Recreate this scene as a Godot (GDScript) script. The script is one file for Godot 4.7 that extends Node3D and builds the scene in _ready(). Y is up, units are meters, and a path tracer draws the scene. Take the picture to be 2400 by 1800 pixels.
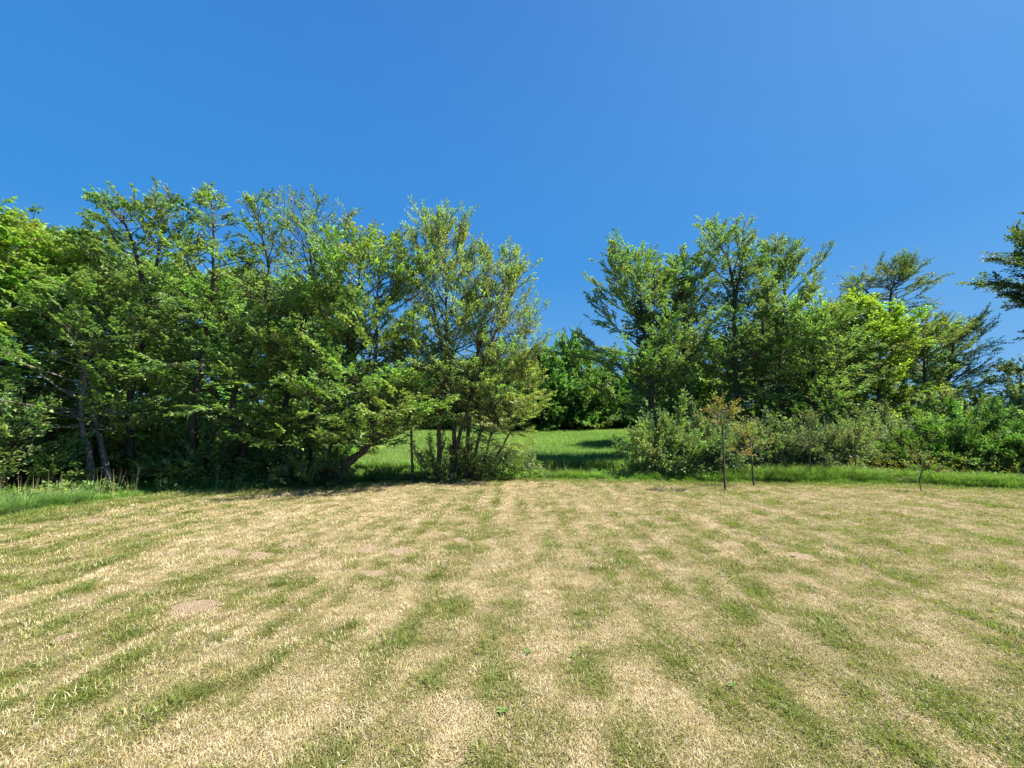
extends Node3D
# A mown, half dried-out lawn in front of a line of alders and ivy-clad trees, with a meadow behind. Units are metres, y is up, the camera looks towards -z.

var rng := RandomNumberGenerator.new()
var bumps := FastNoiseLite.new()
var patchy := FastNoiseLite.new()
var streaky := FastNoiseLite.new()
var names := {}
var mats := {}
var sprays := {}
var sprays_placed := 0
var faces_built := 0
var fullness := 1.0
var edge_field := PackedFloat32Array()
const FX0 := -40.0
const FZ0 := -64.0
const FSTEP := 0.25
const FW := 321
const FH := 305

# The line where the mown lawn ends (x, z).
const EDGE := [Vector2(-15.0, 4.0), Vector2(-12.0, 0.0), Vector2(-10.6, -5.0), Vector2(-10.19, -8.35), Vector2(-10.35, -9.58), Vector2(-10.0, -10.95), Vector2(-9.3, -12.0), Vector2(-7.31, -12.68), Vector2(-5.13, -14.27), Vector2(-2.68, -15.67), Vector2(1.63, -15.83), Vector2(8.71, -14.94), Vector2(13.16, -14.27), Vector2(15.74, -12.78), Vector2(19.0, -10.0), Vector2(24.0, -4.0), Vector2(30.0, 4.0)]


class Geo:
	var v := PackedVector3Array()
	var n := PackedVector3Array()
	var c := PackedColorArray()
	var idx := PackedInt32Array()
	var colored := false

	func tube(p: PackedVector3Array, r: PackedFloat32Array, sides: int, grow_at_foot := 0.0) -> void:
		var count := p.size()
		var first := v.size()
		var side := Vector3.RIGHT
		for i in count:
			var d := (p[mini(i + 1, count - 1)] - p[maxi(i - 1, 0)]).normalized()
			side = (side - d * side.dot(d))
			if side.length_squared() < 1e-4:
				side = d.cross(Vector3(0.3, 0.2, 0.9))
			side = side.normalized()
			var other := d.cross(side)
			for k in sides:
				var a := TAU * k / sides
				var o := side * cos(a) + other * sin(a)
				var rr := r[i]
				if grow_at_foot > 0.0:
					rr *= 1.0 + 0.10 * sin(a * 3.0 + i * 0.35) + 0.06 * sin(a * 5.0 - i * 0.8)
				v.append(p[i] + o * rr)
				n.append(o)
		for i in count - 1:
			for k in sides:
				var a := first + i * sides + k
				var b := first + i * sides + (k + 1) % sides
				idx.append_array(PackedInt32Array([a, a + sides, b, b, a + sides, b + sides]))

	func tri(a: Vector3, b: Vector3, d: Vector3, col: Color) -> void:
		var nn := (d - a).cross(b - a).normalized()
		var f := v.size()
		v.append(a); v.append(b); v.append(d)
		n.append(nn); n.append(nn); n.append(nn)
		c.append(col); c.append(col); c.append(col)
		idx.append(f); idx.append(f + 1); idx.append(f + 2)
		colored = true

	func mesh(m: Material) -> ArrayMesh:
		var a := []
		a.resize(Mesh.ARRAY_MAX)
		a[Mesh.ARRAY_VERTEX] = v
		a[Mesh.ARRAY_NORMAL] = n
		if colored:
			a[Mesh.ARRAY_COLOR] = c
		a[Mesh.ARRAY_INDEX] = idx
		var am := ArrayMesh.new()
		am.add_surface_from_arrays(Mesh.PRIMITIVE_TRIANGLES, a)
		am.surface_set_material(0, m)
		return am


class Scatter:
	var buf := PackedFloat32Array()
	var count := 0

	func put(x: Vector3, y: Vector3, z: Vector3, o: Vector3, c: Color) -> void:
		buf.append_array(PackedFloat32Array([x.x, y.x, z.x, o.x, x.y, y.y, z.y, o.y, x.z, y.z, z.z, o.z, c.r, c.g, c.b, 1.0]))
		count += 1


class Leaves:
	# Sprays of one kind, gathered into a single real mesh: the spray's arrays are turned into place and tinted.
	var v := PackedVector3Array()
	var n := PackedVector3Array()
	var c := PackedColorArray()
	var sv: PackedVector3Array
	var sn: PackedVector3Array
	var sc: PackedColorArray
	var tinted := {}
	var count := 0

	func _init(spray: ArrayMesh) -> void:
		var a := spray.surface_get_arrays(0)
		sv = a[Mesh.ARRAY_VERTEX]
		sn = a[Mesh.ARRAY_NORMAL]
		sc = a[Mesh.ARRAY_COLOR]

	func put(x: Vector3, y: Vector3, z: Vector3, o: Vector3, col: Color) -> void:
		var b := Basis(x, y, z)
		v.append_array(Transform3D(b, o) * sv)
		n.append_array(Transform3D(b.orthonormalized(), Vector3.ZERO) * sn)
		var key := Vector3i(roundi(log(col.r) * 12.0), roundi(log(col.g) * 12.0), roundi(log(col.b) * 6.0))
		if not tinted.has(key):
			var t := PackedColorArray()
			t.resize(sc.size())
			for i in sc.size():
				t[i] = Color(sc[i].r * col.r, sc[i].g * col.g, sc[i].b * col.b)
			tinted[key] = t
		c.append_array(tinted[key])
		count += 1

	func mesh(m: Material) -> ArrayMesh:
		var a := []
		a.resize(Mesh.ARRAY_MAX)
		a[Mesh.ARRAY_VERTEX] = v
		a[Mesh.ARRAY_NORMAL] = n
		a[Mesh.ARRAY_COLOR] = c
		var am := ArrayMesh.new()
		am.add_surface_from_arrays(Mesh.PRIMITIVE_TRIANGLES, a)
		am.surface_set_material(0, m)
		return am


func numbered(called: String) -> String:
	names[called] = names.get(called, -1) + 1
	return called if names[called] == 0 else "%s_%03d" % [called, names[called]]


func thing(called: String, label: String, category: String, at: Vector3, group := "", kind := "") -> Node3D:
	var o := Node3D.new()
	o.name = numbered(called)
	add_child(o)
	o.position = at
	tag(o, label, category, group, kind)
	return o


func tag(o: Node3D, label: String, category: String, group := "", kind := "") -> void:
	o.set_meta("label", label)
	o.set_meta("category", category)
	if group:
		o.set_meta("group", group)
	if kind:
		o.set_meta("kind", kind)


func part(called: String, m: Mesh, parent: Node3D) -> MeshInstance3D:
	var o := MeshInstance3D.new()
	o.name = called
	o.mesh = m
	parent.add_child(o, true)
	return o


func copies(called: String, m: Mesh, s: Scatter, parent: Node) -> MultiMeshInstance3D:
	var mm := MultiMesh.new()
	mm.transform_format = MultiMesh.TRANSFORM_3D
	mm.use_colors = true
	mm.mesh = m
	mm.instance_count = s.count
	mm.buffer = s.buf
	var o := MultiMeshInstance3D.new()
	o.name = called
	o.multimesh = mm
	parent.add_child(o, true)
	return o


func rnd(a: float, b: float) -> float:
	return rng.randf_range(a, b)


# ---------------------------------------------------------------- the lie of the land

func edge_raw(x: float, z: float) -> float:
	var p := Vector2(x, z)
	var best := 1e9
	var sgn := 1.0
	for i in EDGE.size() - 1:
		var a: Vector2 = EDGE[i]
		var b: Vector2 = EDGE[i + 1]
		var ab := b - a
		var t := clampf((p - a).dot(ab) / ab.length_squared(), 0.0, 1.0)
		var q := a + ab * t
		var d := p.distance_squared_to(q)
		if d < best:
			best = d
			sgn = -1.0 if ab.cross(p - a) > 0.0 else 1.0
	return sqrt(best) * sgn


func build_edge_field() -> void:
	edge_field.resize(FW * FH)
	for j in FH:
		for i in FW:
			edge_field[j * FW + i] = edge_raw(FX0 + i * FSTEP, FZ0 + j * FSTEP)


func beyond(x: float, z: float) -> float:
	# metres past the mown edge; negative on the lawn
	var fx := clampf((x - FX0) / FSTEP, 0.0, FW - 1.001)
	var fz := clampf((z - FZ0) / FSTEP, 0.0, FH - 1.001)
	var i := int(fx)
	var j := int(fz)
	fx -= i
	fz -= j
	var k := j * FW + i
	return lerpf(lerpf(edge_field[k], edge_field[k + 1], fx), lerpf(edge_field[k + FW], edge_field[k + FW + 1], fx), fz)


func height(x: float, z: float) -> float:
	var s := beyond(x, z)
	var h := bumps.get_noise_2d(x * 60.0, z * 60.0) * 0.03 + bumps.get_noise_2d(x * 11.0, z * 11.0) * 0.05
	if s > 0.0:
		var ditch := smoothstep(-2.5, 0.0, x) * (1.0 - smoothstep(5.0, 7.0, x))
		h += ditch * 0.75 * (smoothstep(2.7, 3.7, s) - smoothstep(0.6, 1.9, s)) + 0.2 * smoothstep(2.7, 3.7, s)
		h += smoothstep(3.4, 30.0, s) * 2.0 + bumps.get_noise_2d(x * 3.0 + 70.0, z * 3.0) * 0.12 * smoothstep(3.0, 8.0, s)
	return h


func on_ground(x: float, z: float) -> Vector3:
	return Vector3(x, height(x, z), z)


func dryness(x: float, z: float) -> float:
	# 0 green grass, 1 straw. Mower rows run along z; patches are laid over them.
	var s := streaky.get_noise_2d(x * 285.0 + patchy.get_noise_2d(z * 14.0, x * 6.0) * 16.0, z * 7.0)
	var p := patchy.get_noise_2d(x * 140.0, z * 85.0)
	var q := patchy.get_noise_2d(x * 17.0 + 300.0, z * 13.0)
	var d := 0.50 + s * 0.66 + p * 0.50 + q * 0.26
	d += 0.16 * smoothstep(-6.5, -11.5, z) - 0.10 * smoothstep(-2.5, -7.0, x) * smoothstep(-4.0, -6.5, z)
	d -= 0.75 * smoothstep(-1.5, -0.3, beyond(x, z))
	d += patchy.get_noise_2d(x * 230.0, z * 190.0) * 0.62
	return clampf(d, 0.0, 1.0)


# ---------------------------------------------------------------- materials

func leaf_material(called: String, rough: float, through: float, gloss: float) -> StandardMaterial3D:
	var m := StandardMaterial3D.new()
	m.resource_name = called
	m.vertex_color_use_as_albedo = true
	m.roughness = rough
	m.metallic_specular = gloss
	m.backlight_enabled = through > 0.0
	m.backlight = Color(0.84 * through, through, 0.38 * through).linear_to_srgb()
	m.cull_mode = BaseMaterial3D.CULL_DISABLED
	mats[called] = m
	return m


func noise_texture(freq: float, seed_value: int, dark: Color, pale: Color, octaves := 5, size := 512) -> NoiseTexture2D:
	var t := NoiseTexture2D.new()
	t.width = size
	t.height = size
	t.seamless = true
	var n := FastNoiseLite.new()
	n.seed = seed_value
	n.noise_type = FastNoiseLite.TYPE_SIMPLEX
	n.frequency = freq
	n.fractal_octaves = octaves
	t.noise = n
	var g := Gradient.new()
	g.set_color(0, dark.linear_to_srgb())
	g.set_color(1, pale.linear_to_srgb())
	t.color_ramp = g
	return t


func bark_material(called: String, dark: Color, pale: Color, seed_value: int) -> void:
	var m := StandardMaterial3D.new()
	m.resource_name = called
	m.albedo_texture = noise_texture(0.02, seed_value, dark, pale)
	m.uv1_triplanar = true
	m.uv1_world_triplanar = true
	m.uv1_scale = Vector3(1.7, 0.55, 1.7)
	m.roughness = 0.9
	m.metallic_specular = 0.25
	m.heightmap_enabled = true
	m.heightmap_texture = noise_texture(0.03, seed_value + 5, Color.BLACK, Color.WHITE)
	m.heightmap_scale = 3.0
	mats[called] = m


# ---------------------------------------------------------------- leaves and blades

func leaf(g: Geo, at: Vector3, dir: Vector3, up: Vector3, length: float, width: float, col: Color) -> void:
	var d := dir.normalized()
	var s := d.cross(up).normalized()
	var u := s.cross(d)
	var mid := at + d * length * 0.48
	var tip := at + d * length - u * length * 0.12
	var l := mid + s * width * 0.5 + u * width * 0.16
	var r := mid - s * width * 0.5 + u * width * 0.16
	g.tri(at, l, tip, col)
	g.tri(at, tip, r, col)


func leaf_face(g: Geo, at: Vector3, dir: Vector3, up: Vector3, length: float, width: float, col: Color) -> void:
	var d := dir.normalized()
	var s := d.cross(up).normalized() * width * 0.5
	g.tri(at + d * length, at + d * length * 0.12 + s, at - s * 0.9, col)


func make_spray(m: Material, count: int, reach: float, leaf_length: float, leaf_width: float, flat: float, seed_value: int, twig := true, droop := 0.0) -> ArrayMesh:
	# A leafy twig along +x, lying about in the xz plane.
	rng.seed = seed_value
	var g := Geo.new()
	var ends := []
	for k in 4:
		var a := rnd(-0.9, 0.9)
		var from := rnd(0.0, 0.6) * reach
		var to := Vector3(from + cos(a) * reach * rnd(0.35, 0.6), rnd(-1, 1) * reach * 0.25 * (1.0 - flat), sin(a) * reach * rnd(0.3, 0.6))
		ends.append([Vector3(from, 0, 0), to])
	ends.append([Vector3.ZERO, Vector3(reach, 0.02 - droop * reach, 0)])
	if twig:
		for e in ends:
			var side: Vector3 = Vector3(0, 0.006, 0.006)
			g.tri(e[0] - side, e[0] + side, e[1], Color(0.45, 0.32, 0.5))
	for i in count:
		var e: Array = ends[i % ends.size()]
		var t := rnd(0.15, 1.0)
		var p: Vector3 = e[0].lerp(e[1], t)
		p += Vector3(rnd(-1, 1), rnd(-1, 1) * (1.0 - flat), rnd(-1, 1)) * reach * 0.10
		p.y -= droop * reach * t * t
		var out: Vector3 = (e[1] - e[0]).normalized() + Vector3(rnd(-0.9, 0.9), rnd(-0.7, 0.5), rnd(-0.9, 0.9))
		var up := Vector3(rnd(-0.7, 0.7), 1.0, rnd(-0.7, 0.7))
		var tone := rnd(0.72, 1.22)
		var yellow := rnd(-0.10, 0.14)
		var sc := rnd(0.65, 1.2)
		leaf_face(g, p, out, up, leaf_length * sc, leaf_width * sc, Color(tone * (1.0 + yellow), tone, tone * (1.0 - yellow)))
	return g.mesh(m)


func blade(g: Geo, at: Vector3, dir: Vector3, tall: float, width: float, bend: float, segments: int, col: Color) -> void:
	var side := Vector3(-dir.z, 0, dir.x) * width * 0.5
	var was_l := at - side
	var was_r := at + side
	for i in segments:
		var t := float(i + 1) / segments
		var p := at + Vector3(0, tall * (t - 0.35 * bend * t * t * t), 0) + dir * tall * bend * t * t
		var w := side * (1.0 - t * 0.75)
		if i == segments - 1:
			g.tri(was_l, p, was_r, col)
		else:
			g.tri(was_l, p - w, was_r, col)
			g.tri(was_r, p - w, p + w, col)
			was_l = p - w
			was_r = p + w


func make_tuft(m: Material, count: int, spread: float, tall: float, width: float, bend: float, segments: int, seed_value: int) -> ArrayMesh:
	rng.seed = seed_value
	var g := Geo.new()
	for i in count:
		var a := rnd(0, TAU)
		var at := Vector3(cos(a), 0, sin(a)) * spread * sqrt(rng.randf())
		var b := a + rnd(-1.3, 1.3)
		var tone := rnd(0.68, 1.25)
		var y := rnd(-0.12, 0.12)
		blade(g, at, Vector3(cos(b), 0, sin(b)), tall * rnd(0.5, 1.1), width * rnd(0.7, 1.2), bend * rnd(0.3, 1.5), segments, Color(tone * (1.0 + y), tone, tone * (1.0 - y)))
	return g.mesh(m)


# ---------------------------------------------------------------- woody plants

func smooth_path(ctrl: Array, steps: int, wobble: float) -> PackedVector3Array:
	var out := PackedVector3Array()
	var n := ctrl.size()
	for i in n - 1:
		var p0: Vector3 = ctrl[maxi(i - 1, 0)]
		var p1: Vector3 = ctrl[i]
		var p2: Vector3 = ctrl[i + 1]
		var p3: Vector3 = ctrl[mini(i + 2, n - 1)]
		for k in steps:
			var t := float(k) / steps
			var p := p1.cubic_interpolate(p2, p0, p3, t)
			if i + k > 0:
				p += Vector3(rnd(-1, 1), 0, rnd(-1, 1)) * wobble
			out.append(p)
	out.append(ctrl[n - 1])
	return out


func along(path: PackedVector3Array, t: float) -> Vector3:
	var f := clampf(t, 0.0, 0.9999) * (path.size() - 1)
	var i := int(f)
	return path[i].lerp(path[i + 1], f - i)


func profile(p: Array, s: float) -> float:
	var f := clampf(s, 0.0, 0.9999) * (p.size() - 1)
	var i := int(f)
	return lerpf(p[i], p[i + 1], f - i)


func put_spray(s: Leaves, at: Vector3, dir: Vector3, flat: float, size: float, col: Color) -> void:
	var d := (dir + Vector3(rnd(-0.4, 0.4), rnd(-0.35, 0.25), rnd(-0.4, 0.4))).normalized()
	var up := Vector3(rnd(-1, 1) * (1.0 - flat) * 1.5, 1.0, rnd(-1, 1) * (1.0 - flat) * 1.5)
	var z := d.cross(up).normalized()
	var y := z.cross(d)
	var k := size * rnd(0.7, 1.25)
	var tone := rnd(0.82, 1.18)
	s.put(d * k, y * k, z * k, at, Color(col.r * tone * rnd(0.92, 1.1), col.g * tone, col.b * tone * rnd(0.85, 1.15)))


func branch(g: Geo, s: Leaves, from: Vector3, dir: Vector3, length: float, thick: float, sp: Dictionary, col: Color, bare: float) -> void:
	var segs := 6
	var path := PackedVector3Array([from])
	var rad := PackedFloat32Array([thick])
	var d := dir.normalized()
	var p := from
	for i in segs:
		d += Vector3(rnd(-0.22, 0.22), rnd(-0.14, 0.14) + sp.curl * 0.16, rnd(-0.22, 0.22))
		d = d.normalized()
		p += d * length / segs
		path.append(p)
		rad.append(lerpf(thick, 0.006, float(i + 1) / segs))
	g.tube(path, rad, 5)
	var tint := Color(col.r * rnd(0.85, 1.15), col.g * rnd(0.9, 1.1), col.b * rnd(0.85, 1.15))
	var k2 := int(length * sp.twigs) + 2
	var sign := 1.0
	for j in k2:
		var u := lerpf(bare, 1.0, (j + rng.randf()) / k2)
		var q := along(path, u)
		var axis := (along(path, u + 0.1) - along(path, u - 0.1)).normalized()
		sign = -sign
		var turn := Basis(Vector3.UP, sign * rnd(0.5, 1.25))
		var d2: Vector3 = (turn * axis + Vector3(0, rnd(-0.25, 0.35), 0) * (2.0 - sp.flat * 1.4)).normalized()
		var l2: float = (length * 0.36 * (1.15 - u * 0.75) + 0.22) * rnd(0.7, 1.25)
		var e: Vector3 = q + d2 * l2 + Vector3(0, sp.curl * 0.06 * l2, 0)
		if sp.wood:
			g.tube(PackedVector3Array([q, q.lerp(e, 0.5) + Vector3(0, rnd(-0.04, 0.04), 0), e]), PackedFloat32Array([clampf(thick * 0.35, 0.005, 0.02), 0.006, 0.003]), 3)
		var m := maxi(1, int(ceil(l2 / sp.gap)))
		for i in m:
			if rng.randf() < sp.full * fullness:
				var t := (i + rnd(0.3, 1.0)) / m
				put_spray(s, q.lerp(e, t), (d2 + axis * 0.5).rotated(Vector3.UP, rnd(-0.6, 0.6)), sp.flat, sp.size, tint)
	for i in 2:
		if rng.randf() < sp.full:
			put_spray(s, along(path, rnd(0.85, 1.0)), d, sp.flat, sp.size, tint)


func ivy_up(parent: Node3D, path: PackedVector3Array, rad: PackedFloat32Array, from: float, to: float, bulk: float, per_metre: int) -> void:
	var s := Leaves.new(sprays.ivy)
	var total := 0.0
	for i in path.size() - 1:
		total += path[i].distance_to(path[i + 1])
	var count := int(total * (to - from) * per_metre)
	var ripple := rnd(0, 100)
	for i in count:
		var t := lerpf(from, to, rng.randf())
		var p := along(path, t)
		var a := rnd(0, TAU)
		var o := Vector3(cos(a), rnd(-0.3, 0.4), sin(a))
		var swell := 0.75 + 0.6 * bumps.get_noise_2d(t * 900.0 + ripple, a * 40.0)
		var r := rad[int(t * (rad.size() - 1))] + bulk * swell * sqrt(rng.randf()) * (1.0 - 0.35 * (t - from) / (to - from))
		var tone := rnd(0.7, 1.25)
		var d := (o + Vector3(rnd(-0.5, 0.5), rnd(-0.8, 0.2), rnd(-0.5, 0.5))).normalized()
		var z := d.cross(Vector3(rnd(-0.4, 0.4), 1, rnd(-0.4, 0.4))).normalized()
		var k := rnd(0.7, 1.2)
		s.put(d * k, z.cross(d) * k, z * k, p + Vector3(o.x, 0, o.z) * r, Color(0.120 * tone, 0.210 * tone, 0.070 * tone))
	part("ivy", s.mesh(mats.ivy_leaf), parent)
	faces_built += s.v.size() / 3


func tree(called: String, label: String, group: String, stems: Array, sp: Dictionary, thick: float, seed_value: int) -> Node3D:
	rng.seed = seed_value
	var foot: Vector3 = stems[0][0]
	foot.y = height(foot.x, foot.z)
	var root := thing(called, label, sp.get("category", "tree"), foot, group)
	var g := Geo.new()
	var s := Leaves.new(sprays[sp.leaf])
	var lengths := []
	var longest := 0.0
	for ctrl in stems:
		var l := 0.0
		for i in ctrl.size() - 1:
			l += ctrl[i].distance_to(ctrl[i + 1])
		lengths.append(l)
		longest = maxf(longest, l)
	for si in stems.size():
		var ctrl := []
		for p in stems[si]:
			ctrl.append(p - foot)
		var rises: bool = stems[si][0].y > height(stems[si][0].x, stems[si][0].z) + 0.6
		if not rises:
			ctrl[0].y = height(stems[si][0].x, stems[si][0].z) - foot.y - 0.12
		var share: float = lengths[si] / longest
		var path := smooth_path(ctrl, 5, thick * 0.22 * share)
		var rad := PackedFloat32Array()
		var r0 := thick * lerpf(0.55, 1.0, share)
		for i in path.size():
			var t := float(i) / (path.size() - 1)
			rad.append(r0 * (pow(1.0 - t, 0.85) * 0.95 + 0.03) + (0.35 * r0 * exp(-t * 22.0) if not rises else 0.0))
		var tg := Geo.new()
		tg.tube(path, rad, 10, 1.0)
		part("trunk", tg.mesh(mats[sp.bark]), root)
		if sp.has("ivy"):
			ivy_up(root, path, rad, 0.0, sp.ivy, sp.get("ivy_bulk", 0.32), sp.get("ivy_count", 190))
		var nb := int(sp.limbs * share * rnd(0.95, 1.05))
		var az := rnd(0, TAU)
		for i in nb:
			var sfrac := (i + rng.randf()) / nb
			var t: float = lerpf(sp.start, 0.985, sfrac)
			az += 2.4 + rnd(-0.5, 0.5)
			var h := Vector3(cos(az), 0, sin(az))
			var l: float = sp.reach * profile(sp.shape, sfrac) * rnd(0.65, 1.2) * lerpf(0.65, 1.0, share)
			if rises:
				l *= 0.6
			if sp.has("lean"):
				l *= maxf(0.3, 1.0 + h.dot(sp.lean))
			var el: float = lerpf(sp.low, sp.high, sfrac) + rnd(-0.18, 0.18)
			fullness = 1.0 - sp.get("thin", 0.0) * smoothstep(0.35, 1.0, sfrac)
			var at := along(path, t)
			var r := rad[int(t * (rad.size() - 1))]
			branch(g, s, at, h * cos(el) + Vector3(0, sin(el), 0), l, clampf(minf(r * 0.6, 0.011 * l + 0.008), 0.006, 0.1), sp, sp.color, sp.get("bare", 0.3))
		for i in 4:
			put_spray(s, along(path, rnd(0.93, 1.0)), Vector3(rnd(-0.5, 0.5), 1, rnd(-0.5, 0.5)), sp.flat, sp.size, sp.color)
	fullness = 1.0
	part("branches", g.mesh(mats[sp.bark]), root)
	part("crown", s.mesh(mats.leaf), root)
	sprays_placed += s.count
	faces_built += s.v.size() / 3 + g.idx.size() / 3
	return root


func again(root: Node3D, at: Vector3, turn: float, k: float, label := "") -> Node3D:
	# the same plant once more, with its parts, elsewhere
	var o: Node3D = root.duplicate()
	o.name = numbered(String(root.name).rstrip("0123456789").trim_suffix("_"))
	add_child(o)
	o.position = on_ground(at.x, at.z)
	o.rotation.y = turn
	o.scale = Vector3(k, k, k)
	if label:
		o.set_meta("label", label)
	return o


func bush(called: String, label: String, group: String, at: Vector3, size: Vector3, sp: Dictionary, seed_value: int) -> Node3D:
	# Many arching stems from the ground, filling an uneven dome of half-widths size.x, size.z and height size.y.
	rng.seed = seed_value
	var foot := on_ground(at.x, at.z)
	var root := thing(called, label, sp.get("category", "shrub"), foot, group)
	var g := Geo.new()
	var s := Leaves.new(sprays[sp.leaf])
	var wob := rnd(0, 500)
	for i in int(sp.limbs):
		var a := i * 2.4 + rnd(-0.4, 0.4)
		var out := sqrt((i + 0.5) / sp.limbs)
		var from := Vector3(cos(a) * size.x * 0.55 * out, 0, sin(a) * size.z * 0.55 * out)
		from.y = height(foot.x + from.x, foot.z + from.z) - foot.y - 0.05
		var el := lerpf(1.45, 0.25, out) + rnd(-0.25, 0.25)
		var d := Vector3(cos(a) * cos(el), sin(el), sin(a) * cos(el))
		var goal := 1.0 / sqrt(pow(d.x / size.x, 2) + pow(d.y / size.y, 2) + pow(d.z / size.z, 2))
		goal *= 1.0 + 0.55 * bumps.get_noise_2d(a * 60.0 + wob, el * 90.0)
		var l := maxf(goal - from.length() * cos(el) * 0.6, 0.35)
		branch(g, s, from, d, l, 0.012 + 0.006 * l, sp, sp.color, sp.get("bare", 0.2))
	part("stems", g.mesh(mats[sp.bark]), root)
	part("foliage", s.mesh(mats.leaf), root)
	sprays_placed += s.count
	faces_built += s.v.size() / 3 + g.idx.size() / 3
	return root


func _ready() -> void:
	set_camera_and_light()
	for n in [[bumps, 11, 0.01, 3], [patchy, 23, 0.01, 4], [streaky, 37, 0.012, 3]]:
		n[0].seed = n[1]
		n[0].frequency = n[2]
		n[0].fractal_octaves = n[3]
		n[0].noise_type = FastNoiseLite.TYPE_SIMPLEX_SMOOTH
	build_edge_field()
	make_materials()
	build_ground()
	build_left_trees()
	build_right_trees()
	build_far_trees()
	build_shrubs()
	build_small_plants()
	build_soil_patches()
	build_lawn_grass()
	build_tall_grass()
	print("sprays ", sprays_placed, " faces ", faces_built)


func set_camera_and_light() -> void:
	var cam := Camera3D.new()
	cam.name = "camera"
	cam.position = Vector3(0, 1.6, 0)
	cam.rotation.x = deg_to_rad(7.496)
	cam.fov = 86.94
	cam.near = 0.05
	cam.far = 900.0
	cam.current = true
	add_child(cam)
	var to_sun := Vector3(sin(deg_to_rad(87.0)) * cos(deg_to_rad(53.0)), sin(deg_to_rad(53.0)), -cos(deg_to_rad(87.0)) * cos(deg_to_rad(53.0)))
	var sun := DirectionalLight3D.new()
	sun.name = "sun"
	add_child(sun)
	sun.look_at_from_position(to_sun * 50.0, Vector3.ZERO)
	sun.light_energy = 1.6
	sun.light_color = Color(1.0, 0.965, 0.90)
	sun.light_angular_distance = 0.53
	sun.shadow_enabled = true
	sun.directional_shadow_max_distance = 120.0
	var env := Environment.new()
	env.background_mode = Environment.BG_SKY
	env.tonemap_mode = Environment.TONE_MAPPER_LINEAR
	env.tonemap_exposure = 3.4
	env.sdfgi_enabled = true
	env.ssao_enabled = true
	env.ssil_enabled = true
	var w := 512
	var h := 256
	var im := Image.create(w, h, false, Image.FORMAT_RGBAF)
	var horizon := Color(0.27, 0.58, 0.90)
	var mid := Color(0.046, 0.285, 0.745)
	var top := Color(0.025, 0.168, 0.580)
	var low := Color(0.12, 0.16, 0.11)
	for j in h:
		var el := (0.5 - (j + 0.5) / h) * PI
		for i in w:
			var az := (i + 0.5) / w * TAU
			var d := Vector3(sin(az) * cos(el), sin(el), -cos(az) * cos(el))
			var c := low
			if el >= 0.0:
				var t := el / (PI / 2.0)
				c = horizon.lerp(mid, pow(clampf(t / 0.25, 0.0, 1.0), 0.6)) if t < 0.25 else mid.lerp(top, clampf((t - 0.25) / 0.45, 0.0, 1.0))
				var away := rad_to_deg(acos(clampf(d.dot(to_sun), -1.0, 1.0)))
				var glow := 0.36 * exp(-away / 22.0) + 0.03 * exp(-away / 60.0)
				c += Color(glow * 0.68, glow * 0.95, glow)
			im.set_pixel(i, j, Color(c.r / 3.4, c.g / 3.4, c.b / 3.4, 1.0))
	var pano := PanoramaSkyMaterial.new()
	pano.panorama = ImageTexture.create_from_image(im)
	env.sky = Sky.new()
	env.sky.sky_material = pano
	var we := WorldEnvironment.new()
	we.name = "air"
	we.environment = env
	add_child(we)


func make_materials() -> void:
	leaf_material("leaf", 0.55, 0.95, 0.33)
	leaf_material("ivy_leaf", 0.38, 0.2, 0.5)
	leaf_material("blade", 0.6, 0.95, 0.3)
	leaf_material("straw", 0.7, 0.25, 0.25)
	leaf_material("petal", 0.6, 0.4, 0.3)
	bark_material("grey_bark", Color(0.035, 0.028, 0.022), Color(0.17, 0.15, 0.12), 3)
	bark_material("pale_bark", Color(0.10, 0.085, 0.07), Color(0.36, 0.32, 0.27), 9)
	bark_material("twig_bark", Color(0.035, 0.030, 0.022), Color(0.10, 0.085, 0.06), 15)
	var lf: Material = mats.leaf
	sprays.alder = make_spray(lf, 23, 0.48, 0.092, 0.077, 0.72, 101)
	sprays.maple = make_spray(lf, 16, 0.55, 0.15, 0.13, 0.5, 102)
	sprays.fine = make_spray(lf, 18, 0.42, 0.095, 0.056, 0.4, 103)
	sprays.sparse = make_spray(lf, 14, 0.44, 0.075, 0.056, 0.5, 104)
	sprays.bramble = make_spray(lf, 22, 0.42, 0.085, 0.055, 0.5, 105)
	sprays.oak = make_spray(lf, 22, 0.5, 0.11, 0.07, 0.3, 106)
	sprays.far = make_spray(lf, 30, 0.9, 0.21, 0.17, 0.4, 107, false)
	sprays.sapling = make_spray(lf, 9, 0.30, 0.075, 0.034, 0.3, 108)
	sprays.ivy = make_spray(mats.ivy_leaf, 9, 0.16, 0.085, 0.075, 0.2, 109, false)
	sprays.nettle = make_spray(lf, 16, 0.45, 0.10, 0.05, 0.2, 110)


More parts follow.
